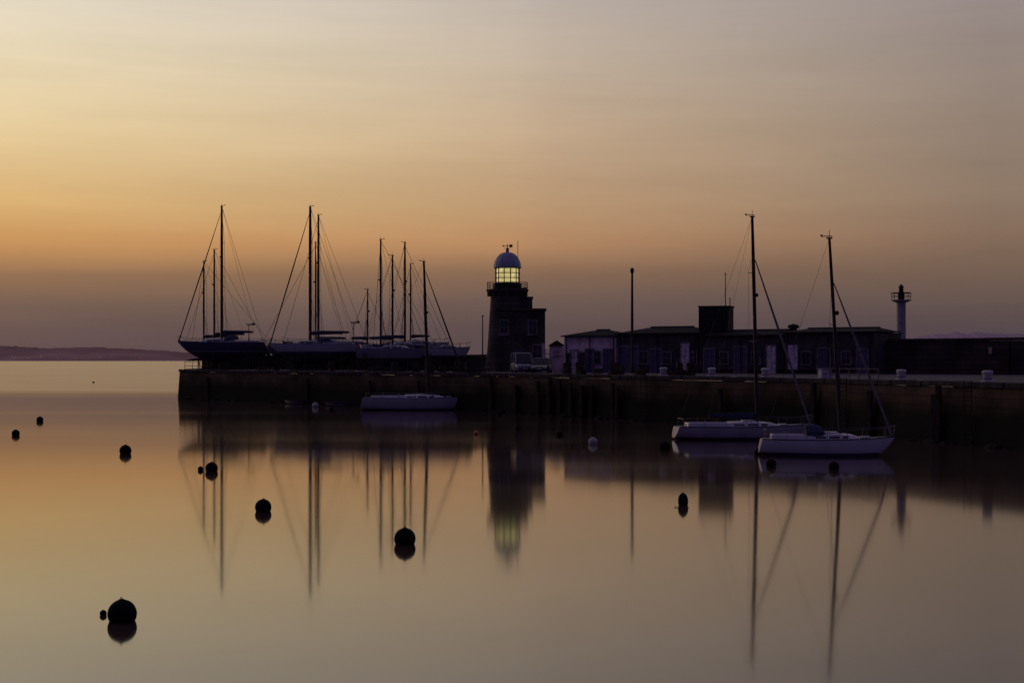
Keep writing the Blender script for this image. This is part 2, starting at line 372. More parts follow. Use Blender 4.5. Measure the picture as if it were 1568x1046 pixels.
# ------------------------------------------------------------ lighthouse
LD=155.; lx=X(777,LD); pm=F0/LD
lh=empty('lighthouse',(lx,LD,QZ))
def lz(e): return Z(e,LD)-QZ
tw=lz(447)
MB().lathe([(2.6,0),(2.52,.5),(2.35,.55),(2.12,tw*.4),(1.9,tw*.8),(1.82,tw-.5),(1.9,tw-.45)],40).build('tower',M['light'],lh,True)
mb=MB(); mb.lathe([(1.9,tw-.45),(2.05,tw-.2),(2.3,tw+.05),(2.3,tw+.25),(1.4,tw+.26)],40); mb.build('gallery_deck',M['light'],lh,True)
mb=MB()
for i in range(16):
    a=2*math.pi*i/16; mb.box((2.03*math.cos(a),2.03*math.sin(a),tw-.25),(.34,.16,.5),a)
mb.build('corbels',M['light'],lh)
mb=MB()
for i in range(24):
    a=2*math.pi*i/24; mb.tube((2.2*math.cos(a),2.2*math.sin(a),tw+.25),(2.2*math.cos(a),2.2*math.sin(a),tw+1.0),.022)
for z in(.5,.75,1.0): mb.torus((0,0,tw+z),2.2,.025,'z',32,6)
mb.build('gallery_railing',M['spard'],lh)
l0=lz(434); l1=lz(411)
MB().lathe([(1.5,tw+.25),(1.5,l0-.05),(1.42,l0),(1.3,l0+.02)],32).build('lantern_base',M['tank'],lh,True)
MB().lathe([(1.14,l0+.05),(1.14,l1-.03)],32).build('lit_lens',M['glow'],lh,True)
mb=MB(); nb=12; rr=1.34
for i in range(nb):
    a=2*math.pi*(i+.5)/nb; mb.tube((rr*math.cos(a),rr*math.sin(a),l0),(rr*math.cos(a),rr*math.sin(a),l1),.055)
for k in range(4):
    z=l0+.03+(l1-l0-.06)*k/3; mb.torus((0,0,z),rr,.045,'z',32,6)
mb.build('glazing_bars',M['spard'],lh)
dh=lz(386)-l1
MB().lathe([(1.5,l1),(1.52,l1+.1),(1.42,l1+.14)]+[(1.4*math.cos(t)**.9+.04,l1+.14+(dh-.2)*math.sin(t)**1.15) for t in [k*math.pi/2/12 for k in range(12)]]+[(.16,l1+dh-.05),(.2,l1+dh+.1),(.05,l1+dh+.22)],32).build('dome',M['dome'],lh,True)
mb=MB()
for i in range(12):
    a=2*math.pi*i/12; pts=[((1.42*math.cos(t)**.9+.05)*math.cos(a),(1.42*math.cos(t)**.9+.05)*math.sin(a),l1+.15+(dh-.2)*math.sin(t)**1.15) for t in [k*math.pi/2/8 for k in range(8)]]
    mb.path([Vector(p) for p in pts],.025,5)
mb.build('dome_ribs',M['dome'],lh)
mb=MB(); top=l1+dh
mb.tube((0,0,top),(0,0,lz(374)),.04); mb.ball((0,0,top+.25),.17,12,8)
zv=lz(379); mb.tube((-.35,0,zv-.1),(.35,0,zv-.1),.025); mb.tube((0,-.35,zv-.1),(0,.35,zv-.1),.025)
mb.tube((-.4,0,zv+.15),(.35,0,zv+.15),.03); mb.add([(.2,0,zv+.02),(.55,0,zv-.02),(.55,0,zv+.32),(.2,0,zv+.28),(-.4,0,zv+.26),(-.6,0,zv+.15),(-.4,0,zv+.04)],[(0,1,2,3),(4,5,6)])
mb.tube((X(793,LD)-lx,.5,l1-1.8),(X(793,LD)-lx,.5,lz(368)),.03)
mb.build('weather_vane',M['spard'],lh)
mb=MB()
ax0=X(762,LD)-lx; ax1=X(834,LD)-lx; at=lz(477)
mb.box(((ax0+ax1)/2,-.2,at/2),(ax1-ax0,4.6,at)); 
mb.box(((ax0+ax1)/2,-.2,at+.12),(ax1-ax0+.3,4.9,.24))
sx0=X(798,LD)-lx; sx1=X(815,LD)-lx; st=lz(458)
mb.box(((sx0+sx1)/2,0.1,st/2),(sx1-sx0,2.6,st)); mb.box(((sx0+sx1)/2,0.1,st+.1),(sx1-sx0+.2,2.8,.2))
tx0=X(798,LD)-lx; tx1=X(807,LD)-lx; tt=lz(441); mb.box(((tx0+tx1)/2,0.15,tt/2),(tx1-tx0,1.4,tt))
mb.build('keepers_block',M['light'],lh,bevel=.04)
mb=MB(); mf=MB()
def win(xc,z0,w_,h_,y=-2.52):
    mf.box((xc,y,z0+h_/2),(w_+.3,.1,h_+.3)); mb.box((xc,y-.06,z0+h_/2),(w_,.06,h_))
    mf.box((xc,y-.11,z0+h_/2),(.06,.04,h_)); mf.box((xc,y-.11,z0+h_/2),(w_,.04,.06)); mf.box((xc,y-.08,z0-.2),(w_+.5,.26,.12))
win(X(772,LD)-lx,lz(511),.75,1.35); win(X(815,LD)-lx,lz(511),.75,1.3); win(X(822,LD)-lx,lz(548),.8,1.3)
mb.build('window_panes',M['glassd'],lh); mf.build('window_surrounds',M['trim'],lh)
MB().box((X(795,LD)-lx,-2.54,1.15),(1.0,.1,2.3)).build('door',M['doord'],lh,bevel=.02)
e=empty('flagpole',(X(739,152),152,QZ)); MB().tube((0,0,0),(0,0,Z(484,152)-QZ),.08,.05).ball((0,0,Z(484,152)-QZ),.1,8,6).box((0,0,.15),(.4,.4,.3)).build('pole',M['spard'],e)

# ------------------------------------------------------------ harbour sheds
def shed(name,b0,d0,b1,d1,eave,ridge,depth,wm_,hip=2.0,items=()):
    a=Vector((X(b0,d0),d0)); c_=Vector((X(b1,d1),d1)); L=(c_-a).length; rz=math.atan2(c_.y-a.y,c_.x-a.x)
    e=empty(name,(a.x,a.y,QZ),rz)
    he=eave-QZ; hr=ridge-QZ
    MB().box((L/2,depth/2,he/2),(L,depth,he)).build('walls',wm_,e)
    o_=.25; mb=MB()
    vs=[(-o_,-o_,he),(L+o_,-o_,he),(L+o_,depth+o_,he),(-o_,depth+o_,he),(hip,depth/2,hr),(L-hip,depth/2,hr)]
    vs=[(x,y,z+.06) for x,y,z in vs]
    mb.add(vs,[(0,1,5,4),(1,2,5),(2,3,4,5),(3,0,4),(3,2,1,0)])
    mb.tube((hip,depth/2,hr+.08),(L-hip,depth/2,hr+.08),.09)
    mb.build('roof',M['slate'],e)
    mg=MB(); mg.box((L/2,-o_-.05,he+.0),(L+.5,.12,.12)); 
    for q in(.3,L*.5,L-.3): mg.tube((q,-.1,0),(q,-.1,he),.05)
    mg.box((L/2,-.04,.2),(L,.08,.4)); mg.build('gutter_and_plinth',M['slate'],e)
    parts={}
    for (fx,w_,z0,h_,key) in items:
        x=fx*L
        parts.setdefault(key,MB()).box((x,-.05,z0+h_/2),(w_,.07,h_))
        fr=parts.setdefault('frame',MB())
        fr.box((x-w_/2-.05,-.07,z0+h_/2),(.1,.12,h_)); fr.box((x+w_/2+.05,-.07,z0+h_/2),(.1,.12,h_)); fr.box((x,-.07,z0+h_+.06),(w_+.2,.12,.12))
        if key!='glassd':
            for q in range(1,int(w_/.35)): fr2=parts.setdefault('gap',MB()); fr2.box((x-w_/2+q*w_/int(w_/.35),-.09,z0+h_/2),(.03,.02,h_*.96))
        else:
            fr.box((x,-.1,z0+h_/2),(.05,.03,h_)); fr.box((x,-.1,z0+h_/2),(w_,.03,.05)); fr.box((x,-.1,z0-.05),(w_+.3,.2,.1))
    nm={'doorl':'pale_doors','doord':'dark_doors','glassd':'windows','frame':'frames','gap':'board_gaps'}
    mm={'gap':M['spard'],'frame':M['trim']}
    for k,v in parts.items(): v.build(nm[k],mm.get(k,M.get(k)),e)
    return e,L
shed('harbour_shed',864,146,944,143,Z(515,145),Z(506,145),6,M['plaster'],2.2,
  [(.1,.5,.9,1.0,'glassd'),(.2,.7,0.0,2.2,'doorl'),(.36,.7,.9,1.1,'glassd'),(.5,.9,0,2.3,'doord'),(.64,.7,.9,1.2,'glassd'),(.84,.9,0,2.3,'doord')])
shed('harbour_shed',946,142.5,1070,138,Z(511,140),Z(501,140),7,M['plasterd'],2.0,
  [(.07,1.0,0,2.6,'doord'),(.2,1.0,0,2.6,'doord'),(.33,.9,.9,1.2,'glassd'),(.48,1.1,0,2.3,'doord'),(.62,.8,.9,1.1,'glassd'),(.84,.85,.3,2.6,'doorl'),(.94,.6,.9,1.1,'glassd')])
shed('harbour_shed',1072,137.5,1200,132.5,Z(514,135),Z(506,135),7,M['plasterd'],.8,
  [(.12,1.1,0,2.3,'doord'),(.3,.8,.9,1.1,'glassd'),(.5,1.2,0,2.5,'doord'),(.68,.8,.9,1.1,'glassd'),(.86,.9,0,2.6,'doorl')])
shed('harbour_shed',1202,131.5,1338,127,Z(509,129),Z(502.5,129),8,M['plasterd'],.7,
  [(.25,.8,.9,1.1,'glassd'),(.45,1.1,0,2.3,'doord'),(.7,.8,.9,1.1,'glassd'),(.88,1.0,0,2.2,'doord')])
e=empty('notice_board',(X(1214,129.5),129.5,QZ),R(-20)); MB().box((0,0,1.5),(.85,.08,2.2)).build('panel',M['doorl'],e,bevel=.02); MB().tube((-.3,.08,0),(-.3,.08,2.4),.05).tube((.3,.08,0),(.3,.08,2.4),.05).build('posts',M['spard'],e)
e=empty('roof_tank_house',(X(1097,140),140,0),R(-20))
z0=Z(508,140); z1=Z(471,140)
MB().box((0,0,(z0+z1)/2-.2),(2.9,2.6,z1-z0+.4)).build('housing',M['tank'],e,bevel=.05)
MB().box((0,0,z1+.06),(3.1,2.8,.12)).build('cap',M['slate'],e)
mb=MB()
for k in range(5): mb.box((0,-1.33,z0+.6+k*.3),(1.5,.06,.1))
for sx in(-1.42,1.42):
    mb.tube((sx,-1.4,z0),(sx,-1.4,z1+.1),.05)
mb.tube((.9,0,z1),(.9,0,Z(417,140)),.05,.035); mb.tube((1.35,0,z1),(1.35,0,Z(456,140)),.05)
mb.tube((.7,0,Z(421,140)),(1.1,0,Z(421,140)),.02); mb.build('louvres_and_aerials',M['spard'],e)
e=empty('roof_vent',(X(1215,136),136,0)); MB().lathe([(.35,Z(508,136)-.6),(.35,Z(503,136)),(.6,Z(502,136)),(.5,Z(498,136)),(.05,Z(496,136))],14).build('cowl',M['tank'],e,True)

e=empty('picket_gate',(X(849,150),150,QZ)); mb=MB()
for i in range(15): mb.box((-.95+i*.135,0,1.2),(.06,.05,2.4+.12*math.sin(i)))
mb.box((0,.04,.5),(2.1,.05,.1)); mb.box((0,.04,1.9),(2.1,.05,.1)); mb.build('pickets',M['plaster'],e)
MB().box((-1.15,0,1.5),(.25,.25,3.0)).box((1.0,0,1.35),(.25,.25,2.7)).build('posts',M['plaster'],e,bevel=.02)
e=empty('harbour_kiosk',(X(852,156),156,QZ)); MB().box((0,0,1.4),(1.5,2,2.8)).build('walls',M['plaster'],e)
MB().add([(-.95,-1.2,2.8),(.95,-1.2,2.8),(.95,1.2,2.8),(-.95,1.2,2.8),(0,-1.2,3.4),(0,1.2,3.4)],[(0,1,4),(1,2,5,4),(2,3,5),(3,0,4,5),(3,2,1,0)]).build('roof',M['slate'],e)
MB().box((0,-1.02,1.9),(.8,.06,.8)).build('window',M['glassd'],e)

def lamp_post(bb,d,tope):
    hh=Z(tope,d)-QZ; e=empty('harbour_lamp_post',(X(bb,d),d,QZ))
    MB().lathe([(.22,0),(.22,.6),(.14,.7),(.13,hh*.5),(.1,hh-.5)],12).build('column',M['spard'],e,True)
    MB().lathe([(.1,hh-.5),(.17,hh-.42),(.19,hh-.1),(.12,hh),(.02,hh+.06)],12).build('lamp_head',M['spard'],e,True)
lamp_post(968,136,411)
bd=143.; e=empty('harbour_beacon_tower',(X(1380,bd),bd,QZ))
def bz(y): return Z(y,bd)-QZ
MB().lathe([(.75,0),(.6,.3),(.47,.6),(.45,bz(464)),(.6,bz(463)),(.95,bz(461)),(.97,bz(459.5))],24).build('column',M['frame'],e,True)
mb=MB()
for i in range(12):
    a=2*math.pi*i/12; mb.tube((.93*math.cos(a),.93*math.sin(a),bz(460)),(.97*math.cos(a),.97*math.sin(a),bz(449)),.03)
mb.torus((0,0,bz(449)),.97,.045,'z',24,6); mb.torus((0,0,bz(454)),.95,.025,'z',24,6); mb.build('railing',M['spard'],e)
MB().lathe([(.33,bz(460)),(.33,bz(450)),(.42,bz(449.5)),(.24,bz(448)),(.22,bz(441)),(.3,bz(440)),(.12,bz(437)),(.03,bz(435))],16).build('lantern',M['tank'],e,True)

# ------------------------------------------------------------ bollards
for bb in [1016,1090,1172,1380,1512]:
    d=edge_d(bb)+1.0; e=empty('mooring_bollard',(X(bb,d),d,QZ))
    MB().lathe([(.36,0),(.36,.08),(.26,.14),(.25,.42),(.31,.5),(.32,.62),(.24,.68),(.02,.7)],18).build('casting',M['bollard'],e,True)
    mb=MB()
    for i in range(6):
        a=i*math.pi/3; mb.tube((.31*math.cos(a),.31*math.sin(a),.07),(.31*math.cos(a),.31*math.sin(a),.11),.03,n=6)
    mb.torus((0,0,.2),.27,.03,'z',16,6); mb.build('bolts_and_rope',M['rope'],e)
def railing(b0,b1,off,hh,m):
    e=empty('quay_railing'); mb=MB(); n=max(3,int((b1-b0)/14)); pts=[]
    for i in range(n+1):
        p=edge_pt(b0+(b1-b0)*i/n,off,QZ); pts.append(p); mb.tube(p,p+Vector((0,0,hh)),.035)
    for q in(hh,hh*.5): mb.path([p+Vector((0,0,q)) for p in pts],.03)
    mb.build('rails',m,e)
railing(1256,1345,1.2,.7,M['trim']); railing(283,318,.6,1.0,M['spard'])
d=edge_d(1263)+1.6; e=empty('storage_box',(X(1263,d),d,QZ),.3); MB().box((0,0,.3),(.8,.5,.6)).build('box',M['bollard'],e,bevel=.03); MB().box((0,0,.64),(.86,.56,.06)).build('lid',M['frame'],e,bevel=.01)
e=empty('fishing_gear_pile'); mb=MB(); ms=MB()
for i in range(60):
    bb=random.choice([random.uniform(310,745),random.uniform(560,745),random.uniform(860,1060)]); d=edge_d(bb)+random.uniform(2,7)
    if i%2: 
        for k in range(random.randint(1,3)): ms.box((X(bb,d),d,QZ+.17+.35*k),(.7,.45,.34),random.uniform(0,3),.92)
    else:
        r=.28; x=X(bb,d); 
        for q in(-.35,0,.35): ms.torus((x+q,d,QZ+.25),r*.85,.03,'x',10,5)
        for q in(0,1.2,2,3,4.2): mb.tube((x-.35,d+math.cos(q)*r*.8,QZ+.25+math.sin(q)*r*.8),(x+.35,d+math.cos(q)*r*.8,QZ+.25+math.sin(q)*r*.8),.02,n=5)
mb.build('pot_bars',M['rope'],e); ms.build('boxes_and_hoops',M['rust'],e)

# ------------------------------------------------------------ cars
def car(bb,d,name,m,L,W_,hh,van=False,rz=-math.pi/2):
    e=empty(name,(X(bb,d),d,QZ),rz)
    bl=hh*.56 if not van else hh*.5
    secs=[]
    for x,z0,z1,k in [(-L/2,.35,bl*.85,.9),(-L/2+.12,.25,bl*.97,.97),(-L*.25,.22,bl,1),(0,.22,bl,1),(L*.2,.22,bl*.98,1),(L*.38,.22,bl*.88,.97),(L/2-.1,.25,bl*.74,.9),(L/2,.35,bl*.6,.82)]:
        w2=W_/2*k; secs.append([(x,-w2*.94,z0),(x,-w2,z0+.15),(x,-w2,(z0+z1)/2),(x,-w2*.93,z1),(x,w2*.93,z1),(x,w2,(z0+z1)/2),(x,w2,z0+.15),(x,w2*.94,z0)])
    MB().loft(secs).build('body',m,e,True,bevel=.02)
    xr=-L/2+.1; fr=L*.24 if not van else L*.36
    rt=(xr+.45,L*.06) if not van else (xr+.08,L*.2)
    w0=W_/2*.9; w1=W_/2*.74 if not van else W_/2*.82
    MB().loft([[(xr,-w0,bl-.02),(fr,-w0,bl-.04),(fr,w0,bl-.04),(xr,w0,bl-.02)],[(rt[0],-w1,hh-.06),(rt[1],-w1,hh-.06),(rt[1],w1,hh-.06),(rt[0],w1,hh-.06)]]).build('glasshouse',M['glassd'],e,bevel=.02)
    mb=MB().loft([[(rt[0]-.03,-w1-.02,hh-.07),(rt[1]+.04,-w1-.02,hh-.07),(rt[1]+.04,w1+.02,hh-.07),(rt[0]-.03,w1+.02,hh-.07)],[(rt[0]+.1,-w1+.1,hh),(rt[1]-.1,-w1+.1,hh),(rt[1]-.1,w1-.1,hh),(rt[0]+.1,w1-.1,hh)]])
    for s_ in(-1,1):
        mb.tube((fr,s_*w0,bl),(rt[1],s_*w1,hh-.04),.04); mb.tube((xr,s_*w0,bl),(rt[0],s_*w1,hh-.04),.05); mb.tube((0-.2,s_*w0*1.0,bl),(-.2,s_*(w1+.01),hh-.04),.045)
        mb.box((fr-.15,s_*(W_/2+.1),bl+.1),(.12,.2,.15))
    mb.build('roof_pillars_mirrors',m,e)
    mw=MB(); mh=MB()
    for sx in(-L*.31,L*.31):
        for s_ in(-1,1):
            mw.tube((sx,s_*(W_/2-.2),.32),(sx,s_*(W_/2+.015),.32),.32,n=20); mh.tube((sx,s_*(W_/2+.01),.32),(sx,s_*(W_/2+.025),.32),.19,n=12)
    mw.build('tyres',M['rubber'],e); mh.build('hubcaps',M['steel'],e)
    mb=MB(); mg=MB(); mr_=MB()
    for s_ in(-1,1):
        mb.box((L/2-.03,s_*W_*.3,bl*.66),(.1,.34,.15)); mr_.box((-L/2+.01,s_*W_*.38,bl*.7),(.06,.18,.25))
    mg.box((L/2,0,bl*.5),(.06,W_*.45,.14)); mg.box((L/2+.01,0,.32),(.06,W_*.75,.12))
    mb.box((L/2+.03,0,.42),(.02,.5,.11)); mb.build('headlamps_and_plate',M['lamp'],e); mg.build('grille_bumper',M['rubber'],e); mr_.build('tail_lamps',M['red'],e)
car(799,144,'parked_van',M['carw'],4.4,1.85,2.0,True,rz=R(-82)); car(829,140,'parked_car',M['card'],4.2,1.78,1.5,rz=R(-97))

# ------------------------------------------------------------ sailboats
def hull(L,B,F,D,stemexp=4.0,sheer=.18):
    ns,nsec=24,9; secs=[]; deck=[]
    for i in range(ns+1):
        t=i/ns
        hb=B/2*( (.68+.32*math.sin(math.pi*min(t/.45,1)/2)) if t<.45 else max(.012,(1-((t-.45)/.55)**2.3)) )
        zs=F*(1+sheer*((t-.35)/.65)**2*(1 if t>.35 else .4))
        if t<.45: zb=-D+(D+.12*F)*((.45-t)/.45)**2.2
        else: zb=-D+(D+zs*.93)*((t-.45)/.55)**stemexp
        half=[]
        for j in range(nsec+1):
            a=math.pi/2*j/nsec
            y=hb*math.cos(a)**.75 if j<nsec else 0; z=zs-(zs-zb)*math.sin(a)**1.25
            x=t*L-L/2+ (0.10*L*((zs-z)/max(.1,zs-zb))*-.25 if t<.05 else 0)
            half.append((x,y,z))
        secs.append([(x,-y,z) for x,y,z in half]+[(x,y,z) for x,y,z in half[-2::-1]])
        deck.append((t*L-L/2,hb,zs))
    n=len(secs[0]); vs=[p for q in secs for p in q]; fs=[]
    for k in range(ns):
        for i in range(n-1): fs.append((k*n+i,k*n+i+1,(k+1)*n+i+1,(k+1)*n+i))
    fs.append(tuple(range(n)))
    return vs,fs,deck
def deckat(deck,x):
    for a,b_ in zip(deck[:-1],deck[1:]):
        if a[0]<=x<=b_[0]:
            q=(x-a[0])/(b_[0]-a[0]); return a[1]*(1-q)+b_[1]*q, a[2]*(1-q)+b_[2]*q
    return deck[-1][1],deck[-1][2]
def sailboat(bb,d,z,bow,L,B,F,mast_b=None,top=None,topb=None,hm=HW,spar='alu',genoa=True,frac=.97,boom=True,cover='sail',dry=False,yaw=0,sprd=2,stay=.018,mr_=.085,name='moored_sailboat',cab=1.0,sprayhood=False,gr=.075,boomh=None,heel=0):
    x0=X(bb,d); rz=(0 if bow>0 else math.pi)+yaw
    e=empty(name,(x0,d,z),rz,heel)
    D=L*(.1 if dry else .055); vs,fs,deck=hull(L,B,F,D,3.0 if L>9 else 4.5)
    MB().add(vs,fs).build('hull',hm,e,True)
    md=MB(); n=len(deck); dv=[]
    for x,hb,zz in deck: dv+=[(x,-hb,zz-.02),(x,0,zz+.05),(x,hb,zz-.02)]
    md.add(dv,[q for k in range(n-1) for q in((k*3,k*3+1,(k+1)*3+1,(k+1)*3),(k*3+1,k*3+2,(k+1)*3+2,(k+1)*3+1))])
    md.build('deck',M['deckg'],e,True)
    mt=MB()
    for s_ in(-1,1): mt.path([(x,s_*hb,zz+.03) for x,hb,zz in deck],.03,6)
    mt.build('toe_rail',M['spard'],e)
    ca,cb=-.12*L,.24*L; secs=[]; hc=.42*cab*(L/9)**.5
    for q,kw,kh in[(0,.62,.95),(.25,.62,1),(.6,.6,.92),(.85,.52,.62),(1,.38,.12)]:
        x=ca+(cb-ca)*q; hb,zz=deckat(deck,x); wb=min(B/2*kw,hb*.8); wt=wb*.8
        secs.append([(x,-wb,zz-.02),(x,-wt,zz+hc*kh),(x,-wt*.4,zz+hc*kh+.05),(x,wt*.4,zz+hc*kh+.05),(x,wt,zz+hc*kh),(x,wb,zz-.02)])
    MB().loft(secs).build('cabin_trunk',M['whited' if dry else 'white'],e,True)
    mw=MB()
    for a_,b2 in((.06,.28),(.34,.56),(.62,.74)):
        for s_ in(-1,1):
            pts=[]
            for q,hh in((a_,.3),(b2,.3),(b2,.72),(a_,.72)):
                x=ca+(cb-ca)*q; hb,zz=deckat(deck,x); wb=min(B/2*.61,hb*.8); wt=wb*.8
                pts.append((x,s_*(wb+(wt-wb)*hh+.02),zz+hc*hh*.92))
            mw.add(pts,[(0,1,2,3)])
    mw.build('cabin_windows',M['glassd'],e)
    mc=MB(); hb,zz=deckat(deck,-.28*L)
    for s_ in(-1,1): mc.box((-.27*L,s_*B*.27,zz+.13),(.3*L,.12,.26))
    mc.box((-.42*L,0,zz+.13),(.12,B*.52,.26)); mc.box((.28*L,0,deckat(deck,.28*L)[1]+.07),(.5,.5,.08)); mc.box((.02*L,0,zz+hc+.08),(.7,.6,.07))
    mc.build('cockpit_coaming',M['whited' if dry else 'white'],e,bevel=.02)
    mp=MB(); sr=.014 if d<100 else .022
    for s_ in(-1,1):
        P=[]
        for k in range(7):
            x=-.47*L+k*(.9*L)/6; hb,zz=deckat(deck,x); p=(x,s_*hb*.95,zz); q=(x,s_*hb*.95,zz+.5); mp.tube(p,q,sr); P.append(q)
        mp.path(P,sr*.6,5); 
        zz=deck[-1][2]; mp.tube(P[-1],(.5*L+.05,0,zz+.6),sr); 
    mp.tube((.49*L,0,deck[-1][2]),(.5*L+.05,0,deck[-1][2]+.6),sr)
    hb,zz=deckat(deck,-.47*L); mp.tube((-.47*L,-hb*.95,zz+.5),(-.47*L,hb*.95,zz+.5),sr)
    mp.build('guard_rails',M['steel'],e)
    if sprayhood:
        ms=MB(); hb,zz=deckat(deck,-.12*L); secs=[]
        for x,w_,hh in((-.02*L,.5,.15),(-.06*L,.56,.5),(-.13*L,.6,.6),(-.17*L,.6,.54)):
            secs.append([(x,B/2*w_*math.cos(a_),zz+hc*.8+hh*math.sin(a_)) for a_ in [math.pi*k/8 for k in range(9)]])
        ms.loft(secs); ms.build('sprayhood',M['sail'],e,True)
    if mast_b is not None:
        sgn=1 if bow>0 else -1
        mx=(X(mast_b,d)-x0)*sgn; mz0=deckat(deck,mx)[1]+(hc*.9 if ca<mx<cb else 0)
        mh=Z(top,d)-z; tx=(X(topb if topb is not None else mast_b,d)-x0)*sgn
        mm=MB(); pB=Vector((mx,0,mz0-.05)); pT=Vector((tx,0,mh))
        mm.tube(pB,pB+(pT-pB)*.75,mr_,mr_*.95,10); mm.tube(pB+(pT-pB)*.75,pT,mr_*.95,mr_*.7,10)
        mm.tube(pT,pT+Vector((0,0,.4)),.015); mm.tube(pT+Vector((-.4,0,.1)),pT+Vector((.15,0,.1)),.025); mm.box((tx-.4,0,mh+.13),(.1,.02,.12)); mm.box((tx,0,mh),(.3,.1,.08))
        sp_=[]
        for k in range(sprd):
            q=(k+1)/(sprd+1)+.06; p=pB+(pT-pB)*q; wl=B*.36*(1-.22*k)
            for s_ in(-1,1): mm.tube(p,p+Vector((-.15,s_*wl,.05)),.028,.02)
            sp_.append((p,wl))
        p=pB+(pT-pB)*.62; mm.ball((p.x+.16,0,p.z),.12,8,6)
        bl=.36*L
        if boom:
            bz_=mz0+(boomh if boomh else (.75 if L<9 else .8))
            mm.tube((mx,0,bz_),(mx-bl,0,bz_+.08),.06,.05)
        mm.build('mast_and_boom',M[spar],e,True)
        if boom:
            ms=MB(); secs=[]
            for q,r in((0,.1),(.05,.2),(.25,.17),(.5,.15),(.8,.11),(1,.06)):
                x=mx-.1-(bl-.2)*q; secs.append([(x,r*.75*math.cos(a_),bz_+.13+.08*q+r*1.25*math.sin(a_)) for a_ in [2*math.pi*k/10 for k in range(10)]])
            ms.loft(secs).build('sail_cover',M[cover],e,True)
        mr2=MB(); zb=deck[-1][2]
        f=pB+(pT-pB)*frac; bowp=Vector((.485*L,0,zb+.05))
        mr2.tube(f,bowp,stay,n=5)
        zt=deck[0][2]
        mr2.tube(pT,(-.48*L,B*.2,zt),stay*.8,n=5)
        for s_ in(-1,1):
            hb,zz=deckat(deck,mx-.2); low=Vector((mx-.25,s_*hb*.93,zz)); prev=low
            for p,wl in sp_:
                t_=p+Vector((-.15,s_*wl,.05)); mr2.tube(prev,t_,stay*.8,n=5); prev=t_
            mr2.tube(prev,f,stay*.8,n=5)
            if sp_: mr2.tube((mx-.7,s_*hb*.9,zz),sp_[0][0],stay*.8,n=5)
        if boom: mr2.tube(pT,(mx-bl,0,bz_+.1),stay*.6,n=5); mr2.tube((mx-bl*.9,0,bz_),(mx-bl*.85,0,deckat(deck,mx-bl*.85)[1]),stay,n=5)
        mr2.build('standing_rigging',M['wire'],e)
        if genoa:
            mg=MB(); a_=bowp+(f-bowp)*.04; b2=bowp+(f-bowp)*.5; c2=bowp+(f-bowp)*.96
            mg.tube(a_,b2,gr*.9,gr*1.1,8); mg.tube(b2,c2,gr*1.1,gr*.45,8); mg.tube(bowp,a_,gr*1.3,gr*1.3,8); mg.build('furled_genoa',M['saill' if d<120 else 'spard'],e,True)
    kd=(z-QZ-.12) if dry else 1.5
    mk=MB(); mk.loft([[(-.14*L,-.02,-D*.7),(.02*L,-.16,-D*.7),(.16*L,-.02,-D*.7),(.16*L,.02,-D*.7),(.02*L,.16,-D*.7),(-.14*L,.02,-D*.7)],[(-.12*L,-.02,-kd),(.0,-.1,-kd),(.08*L,-.02,-kd),(.08*L,.02,-kd),(0,.1,-kd),(-.12*L,.02,-kd)]])
    mk.box((-.43*L,0,-.35),(.5,.08,.95)); mk.build('keel_and_rudder',M['keel'],e)
    if dry:
        gz=QZ-z; mcx=MB(); mcx.box((0,0,gz+.06),(.3*L,.5,.12)); mcx.box((.18*L,0,gz+.1),(.2,B*.9,.2)); mcx.box((-.2*L,0,gz+.1),(.2,B*.9,.2)); mcx.box((0,B*.4,gz+.1),(.45*L,.14,.14)); mcx.box((0,-B*.4,gz+.1),(.45*L,.14,.14))
        for xx in(-.3*L,-.12*L,.08*L,.24*L):
            for s_ in(-1,1):
                hb,zz=deckat(deck,xx); mcx.tube((xx,s_*(hb+.25),gz),(xx,s_*hb*.75,-.1),.07); mcx.tube((xx,s_*(hb*.4),gz+.1),(xx,s_*(hb*.9),-.6 if gz<-1.5 else 0),.05)
        mcx.tube((-.4*L,-B*.5,gz),(-.4*L,-B*.36,F+.2),.03); mcx.tube((-.4*L+.4,-B*.5,gz),(-.4*L+.4,-B*.36,F+.2),.03)
        for k in range(10):
            q=k/10; mcx.tube((-.4*L,-B*(.5-.14*q),gz+(F+.2-gz)*q),(-.4*L+.4,-B*(.5-.14*q),gz+(F+.2-gz)*q),.02)
        mcx.build('cradle',M['rust'],e)
    return e
# afloat
sailboat(1267,74.0,0,1,6.8,2.4,.82,1287,365,1270,HW,'spard',True,.8,boom=False,sprd=1,mr_=.095,yaw=R(-6),stay=.010,gr=.06,sprayhood=True,cab=.8)
sailboat(1140,89.0,0,1,8.6,2.8,.78,1160,332,1152,HD,'spard',True,.82,cover='sail',sprd=2,mr_=.12,yaw=R(4),stay=.010,cab=.7,boomh=.25)
sailboat(640,140.,0,1,10.8,3.3,1.15,656,401,649,HD,'spard',True,.96,boom=False,sprd=2,mr_=.14,yaw=R(3),stay=.016,cab=.7)
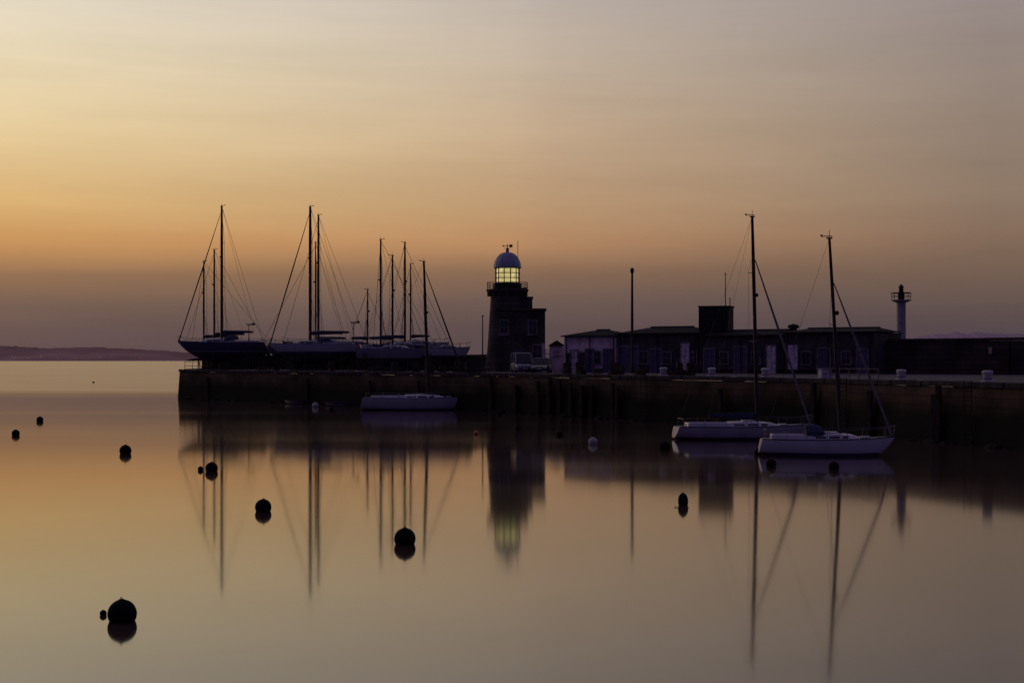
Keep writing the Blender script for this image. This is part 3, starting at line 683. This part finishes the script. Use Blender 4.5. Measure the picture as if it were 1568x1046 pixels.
# ashore, on cradles
def dry(b0,b1,d,bow,decke,F,mast_b,top,hm,**k):
    L=abs(b1-b0)*d/F0; z=Z(decke,d)-F
    return sailboat((b0+b1)/2,d,z,bow,L,min(L*.32,3.7),F,mast_b,top,None,hm,dry=True,name='yacht_on_cradle',spar='spard',mr_=k.pop('mr_',.15),stay=k.pop('stay',.025),**k)
dry(272,408,184,-1,525,1.25,339.5,316,HB,sprayhood=True,mr_=.18)
dry(282,412,192,-1,528,1.15,328,383,HC,genoa=False,mr_=.13)
dry(292,420,198,-1,527,1.1,312,401,HG,genoa=False,mr_=.13)
dry(412,552,171,-1,528,1.0,475,317,HD,mr_=.19,sprayhood=True)
dry(432,566,179,-1,526,1.1,487.5,330,HB,genoa=False)
dry(400,530,187,-1,529,1.1,483,372,HG,genoa=False,mr_=.1,yaw=.1)
dry(528,600,176,1,533,1.0,563,444,HB,genoa=False,mr_=.1,sprd=1,yaw=.2)
dry(570,668,168,-1,530,1.1,583,368,HB,genoa=False,mr_=.13,yaw=.15)
dry(548,655,160,1,535,1.05,601,392,HG,genoa=False,mr_=.12,yaw=-.12)
dry(585,688,175,1,527,1.1,620,372,HD,genoa=False,mr_=.14)
dry(598,680,183,-1,530,1.0,628.5,405,HC,genoa=False,mr_=.09)
dry(648,720,160,1,534,.95,None,None,HD)
for bb,d,t in((381,183,497),(541,176,494)):
    z0=Z(524,d); z1=Z(t,d); e=empty('wind_generator',(X(bb,d),d,0)); mb=MB().tube((0,0,z0-.6),(0,0,z1),.05).tube((-.3,0,z1),(.4,0,z1),.08).box((.6,0,z1+.05),(.35,.03,.3))
    for k in range(3):
        a=k*2.094+.4; mb.add([(-.32,0,z1),(-.32,.1*math.cos(a+.3)+.55*math.cos(a),z1+.55*math.sin(a)),(-.34,.5*math.cos(a+.15),z1+.5*math.sin(a+.15))],[(0,1,2)])
    mb.build('turbine',M['spard'],e)
for bb,dd,rz in((520,-3.0,.6),(455,-2.5,.75)):
    d=edge_d(bb)+dd; e=empty('rowing_tender',(X(bb,d),d,0),-rz); vs,fs,deck=hull(3.2,1.4,.38,.14,3.5,.3); MB().add(vs,fs).build('hull',HB,e,True)
    mb=MB()
    for x in(-.9,-.1,.7): mb.box((x,0,.3),(.22,1.1,.04))
    mb.path([(x,hb,zz+.02) for x,hb,zz in deck],.035); mb.path([(x,-hb,zz+.02) for x,hb,zz in deck],.035); mb.build('thwarts_and_gunwale',M['timber'],e)

# ------------------------------------------------------------ buoys
def buoy(bb,yc,rp,m='buoy',name='mooring_buoy',sz=1.0):
    d=H*F0/(yc+.3*rp-550); r=rp*d/F0; e=empty(name,(X(bb,d),d,r*sz*.5),random.uniform(0,3))
    e.rotation_euler=(random.uniform(-.08,.08),random.uniform(-.08,.08),random.uniform(0,3))
    mb=MB().ball((0,0,0),r,28,18,sz); mb.torus((0,0,0),r*.985,r*.03,'z',28,6); mb.build('float',M[m],e,True)
    mf=MB().lathe([(r*.22,r*sz*.95),(r*.2,r*sz*1.02),(r*.08,r*sz*1.04),(r*.07,r*sz*1.06)],12); mf.torus((0,0,r*sz*1.08),r*.08,r*.025,'y',12,6); mf.build('eye_fitting',M['rust'],e)
for q in [(187,944,22),(620,828,16.5),(403,779,12.5),(324,719,9.5),(192,692,9),(61,644,5.2),(24,665,6),(1018,686,8.5),(857,667,5.5),(793,656,4.5),(1181,712,8),(1277,716,8),(1161,694,6),(508,628,4),(765,634,3.5),(483,622,5)]:
    buoy(*q,m='buoyw' if q[0]==483 else 'buoy')
buoy(908,678,7,'buoyw'); buoy(729,664,4,'buoyo')
for q in [(158,940,5.3),(307,719,4.2),(143,586,1.6)]: buoy(*q,name='pickup_buoy')
buoy(1046,771,7.8,sz=1.6,name='spar_buoy')
d=H*F0/(776-550)-.25; e=empty('pickup_rope',(X(1045,d),d,.02)); MB().path([(-.27,.04,0),(-.12,.0,.01),(0,-.02,.02),(.12,0,.01),(.22,.04,0)],.012).build('rope',M['rope'],e)
